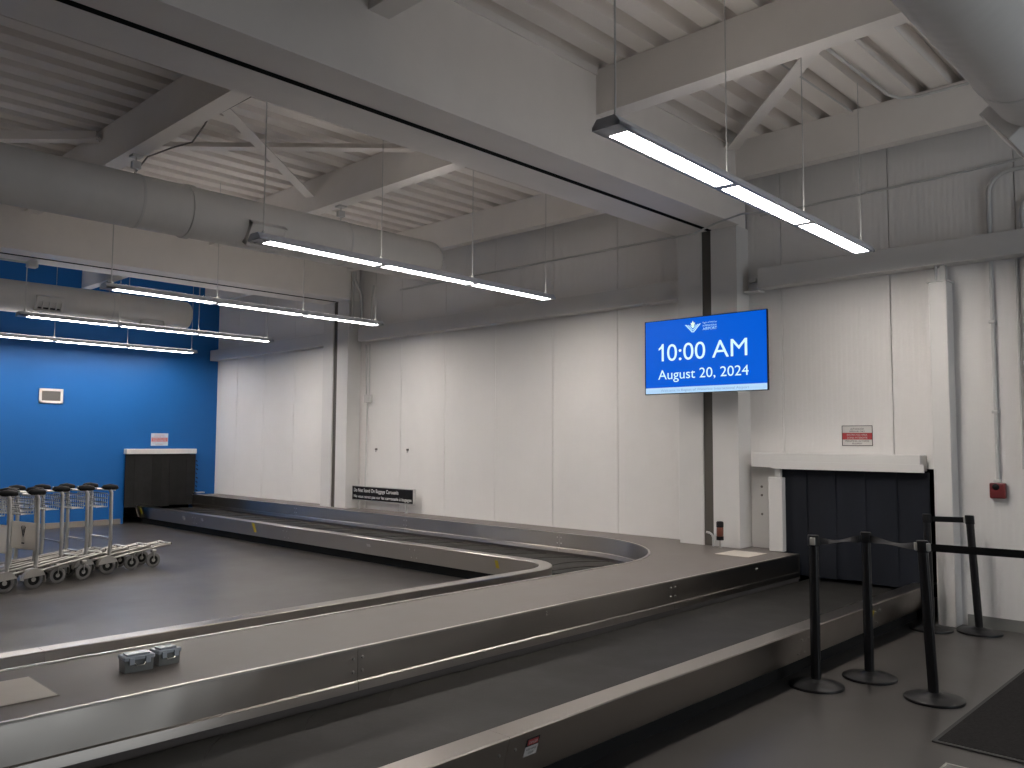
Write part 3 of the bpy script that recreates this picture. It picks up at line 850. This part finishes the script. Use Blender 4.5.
conduit('wall_conduit', [(-11.23, 8.24, 2.37), (-11.23, 8.22, 3.2)], .012, 'left of the two thin conduits above the junction box')
conduit('wall_conduit', [(-11.15, 8.24, 2.37), (-11.13, 8.22, 3.2)], .012, 'right of the two thin conduits above the junction box')
conduit('wall_conduit', [(-11.18, 8.08, 3.47), (-11.18, 8.08, 4.0), (-11.38, 8.08, 4.3), (-11.38, 8.08, 4.42)], .022, 'white conduit with a slanted offset at the far column head', group=None)
conduit('wall_conduit', [(-11.02, 8.15, 3.47), (-11.0, 8.15, 3.95), (-10.95, 8.15, 4.15)], .016, 'short white conduit right of the slanted one at the far column head')
conduit('wall_conduit', [(-11.40, 8.06, 3.47), (-11.40, 8.06, 4.42)], .02, 'straight conduit beside the far column head')
conduit('roof_conduit', [(-.2, 7.90, 4.78), (-1.7, 7.90, 4.78), (-2.45, 7.90, 4.78), (-2.6, 7.85, 4.79), (-2.66, 7.72, 4.80), (-2.7, 5.76, 4.80)], .014, 'thin conduit under the roof deck turning along the edge beam at upper right')
conduit('roof_conduit', [(-3.05, 7.9, 4.80), (-3.1, 5.76, 4.80)], .008, 'very thin conduit under the roof deck left of the turned one')
conduit('hanging_cable', [(-5.5, 8.23, 4.02), (-5.1, 7.98, 3.93), (-4.75, 7.80, 3.88), (-4.3, 7.5, 3.86), (-3.8, 7.10, 3.78), (-3.2, 6.55, 3.58), (-2.72, 6.1, 3.37)], .010, 'sagging white cable from the wall conduit to the right hand light', cat='cable')
conduit('loose_cable', [(-8.45, 3.30, 4.30), (-8.2, 3.32, 4.41), (-7.75, 3.36, 4.40), (-7.4, 3.40, 4.38), (-7.2, 3.42, 4.50), (-6.9, 3.36, 4.56), (-6.75, 3.36, 4.48), (-6.2, 3.42, 4.52), (-5.9, 3.45, 4.66), (-5.8, 3.55, 4.8)], .008, 'thin dark cable looping along the beam over the near duct', m='vent_grey', cat='cable')
e = empty('alarm_box', (-2.0, 8.285, 1.14), 0, 'red alarm box at the end of the vertical conduit, on the right wall', 'alarm')
MB().bevbox(-.062, .062, -.06, 0, 0, .135, .01, 2).build('alarm_body', 'alarm_red', e)
MB().lathe([(0, -.068), (.024, -.066), (.03, -.058), (0, -.058)], (-.01, 0, .1), 'y', 16).build('alarm_button', 'black_plastic', e)
MB().bevbox(-.03, .03, -.05, -.01, .135, .165, .005, 1).build('conduit_socket', 'wire_white', e)
e = empty('wall_vent', (XL+.005, 5.105, 2.26), R(90), 'small white framed vent on the blue wall', 'vent')
W, H = .40, .265
f = MB()
for x0, x1, z0, z1 in ((-W/2, W/2, 0, .045), (-W/2, W/2, H-.045, H), (-W/2, -W/2+.045, 0, H), (W/2-.045, W/2, 0, H)):
    f.bevbox(x0, x1, -.018, 0, z0, z1, .003, 1)
f.build('frame', 'steel_white', e)
g_ = MB(); g_.box(-W/2+.045, W/2-.045, -.004, 0, .045, H-.045)
for i in range(8):
    z = .055+i*.021; g_.box(-W/2+.045, W/2-.045, -.012, -.004, z, z+.008)
g_.build('grille', 'vent_grey', e)
# conduit box on the far girder over light four
e = empty('junction_box', (-12.0, 3.42, 3.85), 0, 'small conduit box under the far girder at the left', 'junction box')
MB().bevbox(-.06, .06, -.06, .06, 0, .09, .01, 1).build('box_body', 'wire_white', e)
MB().tube([(0, -.05, .06), (0, -1.6, .06)], .014, 8).build('pipe', 'wire_white', e)
# two little hooks on the white wall
for x in (-10.98, -10.18):
    e = empty('wall_hook', (x, 8.285, 1.46), 0, 'small grey fixing on the white wall near the notice, ' + ('left one' if x < -10.7 else 'right one'), 'hook', 'wall fixings')
    MB().bevbox(-.018, .018, -.03, 0, 0, .03, .004, 1).tube([(0, -.02, 0), (0, -.02, -.03)], .006, 6).build('fixing', 'vent_grey', e)

# ---------------------------------------------------------------- belt stanchions
BASE = MB().lathe([(0, .052), (.04, .05), (.045, .045), (.10, .034), (.16, .022), (.176, .016), (.178, .01), (.176, 0), (0, 0)], n=40)
POST = MB().lathe([(.0315, .045), (.0315, .93)], n=24)
def stanchion(x, y, lean, label, clips):
    e = empty('belt_stanchion', (x, y, 0), 0, label, 'stanchion', 'black belt stanchions')
    MB().add(BASE.v, BASE.f, True).build('base', 'black_metal', e)
    p = MB().add(POST.v, POST.f, True)
    for k in range(4):
        a = PI/4+k*PI/2; p.tube([(math.cos(a)*.0315, math.sin(a)*.0315, .06), (math.cos(a)*.0315, math.sin(a)*.0315, .925)], .003, 5)
    sh = Matrix.Identity(4); sh[0][2] = lean[0]; sh[1][2] = lean[1]
    p.xform(sh).build('pole', 'black_metal', e)
    h = MB().lathe([(0, .925), (.037, .925), (.037, .99), (.034, .998), (0, 1.0)], n=24)
    h.xform(sh).build('belt_head', 'black_plastic', e)
    for ang in clips:
        c = MB().bevbox(.034, .048, -.017, .017, .935, .985, .003, 1); c.xform(sh @ Matrix.Rotation(ang, 4, 'Z')).build('belt_clip', 'alu_dull', e)
    return e
S1 = (-2.45, 5.50); S2 = (-2.27, 5.95); S3 = (-1.79, 5.74); S4 = (-2.46, 7.86); S5 = (-2.12, 8.02)
L3 = (-.035, -.035)
stanchion(*S1, (0, 0), 'black belt stanchion in front of the carousel rim, leftmost', [R(-75)])
stanchion(*S2, (-.004, 0), 'black belt stanchion between the leftmost and the leaning front one', [])
stanchion(*S3, L3, 'black belt stanchion nearest the dark mat, leaning left', [R(-150), R(-15)])
stanchion(*S4, (-.01, 0), 'black belt stanchion in front of the white post, partly behind the leaning one', [])
stanchion(*S5, (-.045, -.03), 'black belt stanchion closest to the white wall, under the red alarm box', [R(190)])
def strap(p0, p1, label, twist=0, sag=0.0):
    p0 = Vector(p0); p1 = Vector(p1); e = empty('barrier_belt', p0, 0, label, 'barrier belt', 'black barrier belts')
    d = p1-p0; n = 24; vs = []; fs = []; side = Vector((-d.y, d.x, 0)).normalized()
    for i in range(n+1):
        f = i/n; c = d*f + Vector((0, 0, -sag*4*f*(1-f)))
        a = twist*math.sin(PI*min(1, f*1.0))
        up = Vector((0, 0, 1))*math.cos(a) + side*math.sin(a); nn = side*math.cos(a) - Vector((0, 0, 1))*math.sin(a)
        for s, t in ((-.024, -.001), (.024, -.001), (.024, .001), (-.024, .001)):
            vs.append((c + up*s + nn*t)[:])
    for i in range(n):
        for j in range(4): a = i*4+j; b = i*4+(j+1) % 4; fs.append((a, b, b+4, a+4))
    fs += [(3,2,1,0), (n*4, n*4+1, n*4+2, n*4+3)]
    MB().add(vs, fs, False).build('webbing', 'black_plastic', e)
    return e
zb = .957
def head(S, L=(0, 0)): return Vector((S[0]+L[0]*zb, S[1]+L[1]*zb, zb))
def edge(a, b, r=.042):
    d = (b-a).normalized(); return a+d*r, b-d*r
H1, H2, H3, H4, H5 = head(S1), head(S2, (-.004, 0)), head(S3, L3), head(S4, (-.01, 0)), head(S5, (-.045, -.03))
strap(*edge(H1, H2), 'black twisted belt between the two leftmost stanchions', twist=R(80), sag=.01)
strap(*edge(H2, H3), 'black twisted belt from the second stanchion to the leaning one', twist=R(75), sag=.01)
strap(*edge(H4, H5), 'black belt between the two stanchions by the white wall')
strap(*edge(H3, H3+Vector((2.3, .28, 0))), 'black belt running right from the leaning stanchion out of frame')

# ---------------------------------------------------------------- dark mat and floor hatch
e = empty('entrance_mat', (-.55, 5.9, 0), 0, 'dark ribbed entrance mat on the floor at the lower right', 'mat')
MB().bevbox(-1.01, 1.3, -.965, 1.2, 0.0005, .010, .003, 1).build('mat_border', 'mat_edge', e)
MB().box(-.985, 1.27, -.94, 1.17, .0101, .0125).build('mat_pile', 'mat_carpet', e)
e = empty('floor_box', (-1.26, 4.52, 0), 0, 'metal rimmed floor box lid at the bottom edge near the mat', 'floor box')
f = MB(); a = .15
f.box(-a, a, -a, -a+.01, 0.0005, .003); f.box(-a, a, a-.01, a, 0.0005, .003); f.box(-a, -a+.01, -a, a, 0.0005, .003); f.box(a-.01, a, -a, a, 0.0005, .003)
f.build('rim', 'alu', e); MB().box(-a+.012, a-.012, -a+.012, a-.012, .0005, .002).build('lid', 'grey_trim', e)

# ---------------------------------------------------------------- luggage trolleys
def wheel(r, w, c, parent, name='wheel'):
    o = MB().lathe([(r*.62, -w/2), (r*.9, -w/2), (r, -w/4), (r, w/4), (r*.9, w/2), (r*.62, w/2), (r*.62, -w/2)], c, 'x', 28).build(name, 'tyre_grey', parent)
    MB().lathe([(r*.25, -w*.3), (r*.62, -w*.25), (r*.62, w*.25), (r*.25, w*.3)], c, 'x', 20).build('rim', 'black_matte', o)
    MB().lathe([(0, -w*.45), (r*.25, -w*.4), (r*.25, w*.4), (0, w*.45)], c, 'x', 14).build('hub', 'alu_dull', o)
    return o
def make_trolley(panel):
    """rear axle at y=0, front toward +Y, near side toward +X"""
    e = empty('luggage_trolley', (0, 0, 0))
    hw = .27
    for s in (-1, 1):
        wheel(.10, .035, (s*hw, 0, .10), e)
        # fender
        f = MB(); vs = []; fs = []
        n = 12
        for i in range(n+1):
            a = R(-20)+R(200)*i/n
            for (rad, x) in ((.115, s*hw-.034), (.115, s*hw+.034), (.12, s*hw+.034), (.12, s*hw-.034)):
                vs.append((x, math.cos(a)*rad, .10+math.sin(a)*rad))
        for i in range(n):
            for j in range(4): a_ = i*4+j; b_ = i*4+(j+1) % 4; fs.append((a_, b_, b_+4, a_+4))
        f.add(vs, fs, True)
        # outer side cheek
        ch = [(math.cos(R(20)+R(150)*i/n)*.115, .10+math.sin(R(20)+R(150)*i/n)*.115) for i in range(n+1)]
        k = len(ch); vs = [(s*(hw+.03), y, z) for y, z in ch] + [(s*(hw+.036), y, z) for y, z in ch]
        f.add(vs, [tuple(range(k)), tuple(range(k, 2*k))])
        f.build('fender', 'alu_cast', e)
        # upright
        MB().tube([(s*hw, .02, .16), (s*hw, .03, .45), (s*hw, .02, .97), (s*hw, .0, 1.02)], .021, 10).build('upright', 'alu', e)
        # handle arm and grip
        MB().tube([(s*hw, .07, 1.005), (s*hw, -.16, 1.025)], .013, 8).build('handle_arm', 'alu', e)
        g = MB().tube([(s*hw, .10, 1.02), (s*hw, .08, 1.03), (s*hw, 0, 1.04), (s*hw, -.07, 1.037), (s*hw, -.095, 1.03)], .03, 14, rs=[.012, .03, .038, .03, .012])
        g.build('grip', 'black_plastic', e)
        # side deck rails rising to the nose
        MB().tube([(s*hw*.93, .03, .17), (s*.19, .38, .215), (s*.15, .80, .27), (s*.13, .86, .278)], .013, 8).build('deck_rail', 'alu_dull', e)
        # front caster
        wheel(.09, .03, (s*.155, .63, .09), e, 'caster')
        MB().bevbox(s*.155-.025, s*.155+.025, .60, .66, .185, .225, .006, 1).tube([(s*.155+.02, .63, .09), (s*.155+.02, .63, .19)], .006, 6).tube([(s*.155-.02, .63, .09), (s*.155-.02, .63, .19)], .006, 6).build('caster_fork', 'alu_dull', e)
    for x in (-.07, .07):
        MB().tube([(x, .03, .175), (x, .82, .275)], .012, 8).build('deck_rail', 'alu_dull', e)
    m = MB().tube([(-.25, .03, .16), (.25, .03, .16)], .014, 8); m.build('cross_bar', 'alu_cast', e)
    MB().bevbox(-.15, .15, .82, .87, .255, .295, .012, 2).build('nose_plate', 'alu_cast', e)
    MB().bevbox(-.11, .11, .86, .90, .255, .29, .012, 2).build('nose_bumper', 'black_plastic', e)
    MB().tube([(-hw, -.15, 1.025), (hw, -.15, 1.025)], .012, 8).build('handle_bar', 'alu', e)
    # wire basket
    b = MB(); y0, y1, z0, z1 = -.17, .0, .80, .96; x = .22
    for z in (z0, .85, .90, z1):
        yy = y0 + (z1-z)*.25
        b.tube([(-x, yy, z), (x, yy, z), (x, y1, z), (-x, y1, z)], .005, 5, closed=True)
    for i in range(9):
        xx = -x+2*x*i/8
        b.tube([(xx, y0, z1), (xx, y0+.035, z0), (xx, y1, z0), (xx, y1, z1)], .0035, 5)
    for s in (-1, 1):
        b.tube([(s*x, -.08, z1), (s*x, -.06, z0)], .0035, 5)
        b.tube([(s*x, -.01, .93), (s*hw, .02, .95)], .006, 5)
    b.build('wire_basket', 'alu', e)
    if panel:
        MB().bevbox(-.245, .245, .02, .03, .40, .70, .006, 1).build('sign_panel', 'trolley_panel', e)
        lg = MB()
        for s in (-1, 1):
            lg.add([(s*.008, .0185, .53), (s*.05, .0185, .65), (s*.032, .0185, .65), (s*.0, .0185, .56)], [(0,1,2,3)])
            lg.add([(s*.004, .0185, .57), (s*.022, .0185, .66), (s*.010, .0185, .66), (s*.0, .0185, .60)], [(0,1,2,3)])
        lg.add([(-.03, .0185, .46), (.03, .0185, .46), (.03, .0185, .475), (-.03, .0185, .475)], [(0,1,2,3)])
        lg.build('panel_emblem', 'ink', e)
    else:
        MB().tube([(-hw, .045, .42), (hw, .045, .42)], .012, 8).build('cross_brace', 'alu', e)
    return e
tb = make_trolley(False); ta = make_trolley(True)
rzB, rzA = R(4), R(12)
labsB = ['silver luggage trolley at the head of the rear row, nearest the black curtain', 'silver luggage trolley second in the rear row from the black curtain',
         'silver luggage trolley third in the rear row from the black curtain', 'silver luggage trolley fourth in the rear row from the black curtain, behind the emblem trolleys',
         'silver luggage trolley fifth in the rear row, at the left frame edge', ]
Bx, By = -10.78, 3.93
for i, lab in enumerate(labsB):
    o = tb if i == 0 else copy_tree(tb)
    o.location = (Bx + math.sin(rzB)*.28*i, By - math.cos(rzB)*.28*i, 0.001); o.rotation_euler = (0, 0, rzB)
    tag(o, lab, 'luggage trolley', 'parked luggage trolleys')
labsA = ['silver luggage trolley with emblem panel at the head of the front row', 'silver luggage trolley with emblem panel behind the front row leader, at the left frame edge']
Ax, Ay = -10.30, 2.95
for i, lab in enumerate(labsA):
    o = ta if i == 0 else copy_tree(ta)
    o.location = (Ax + math.sin(rzA)*.30*i, Ay - math.cos(rzA)*.30*i, 0.001); o.rotation_euler = (0, 0, rzA)
    tag(o, lab, 'luggage trolley', 'parked luggage trolleys')
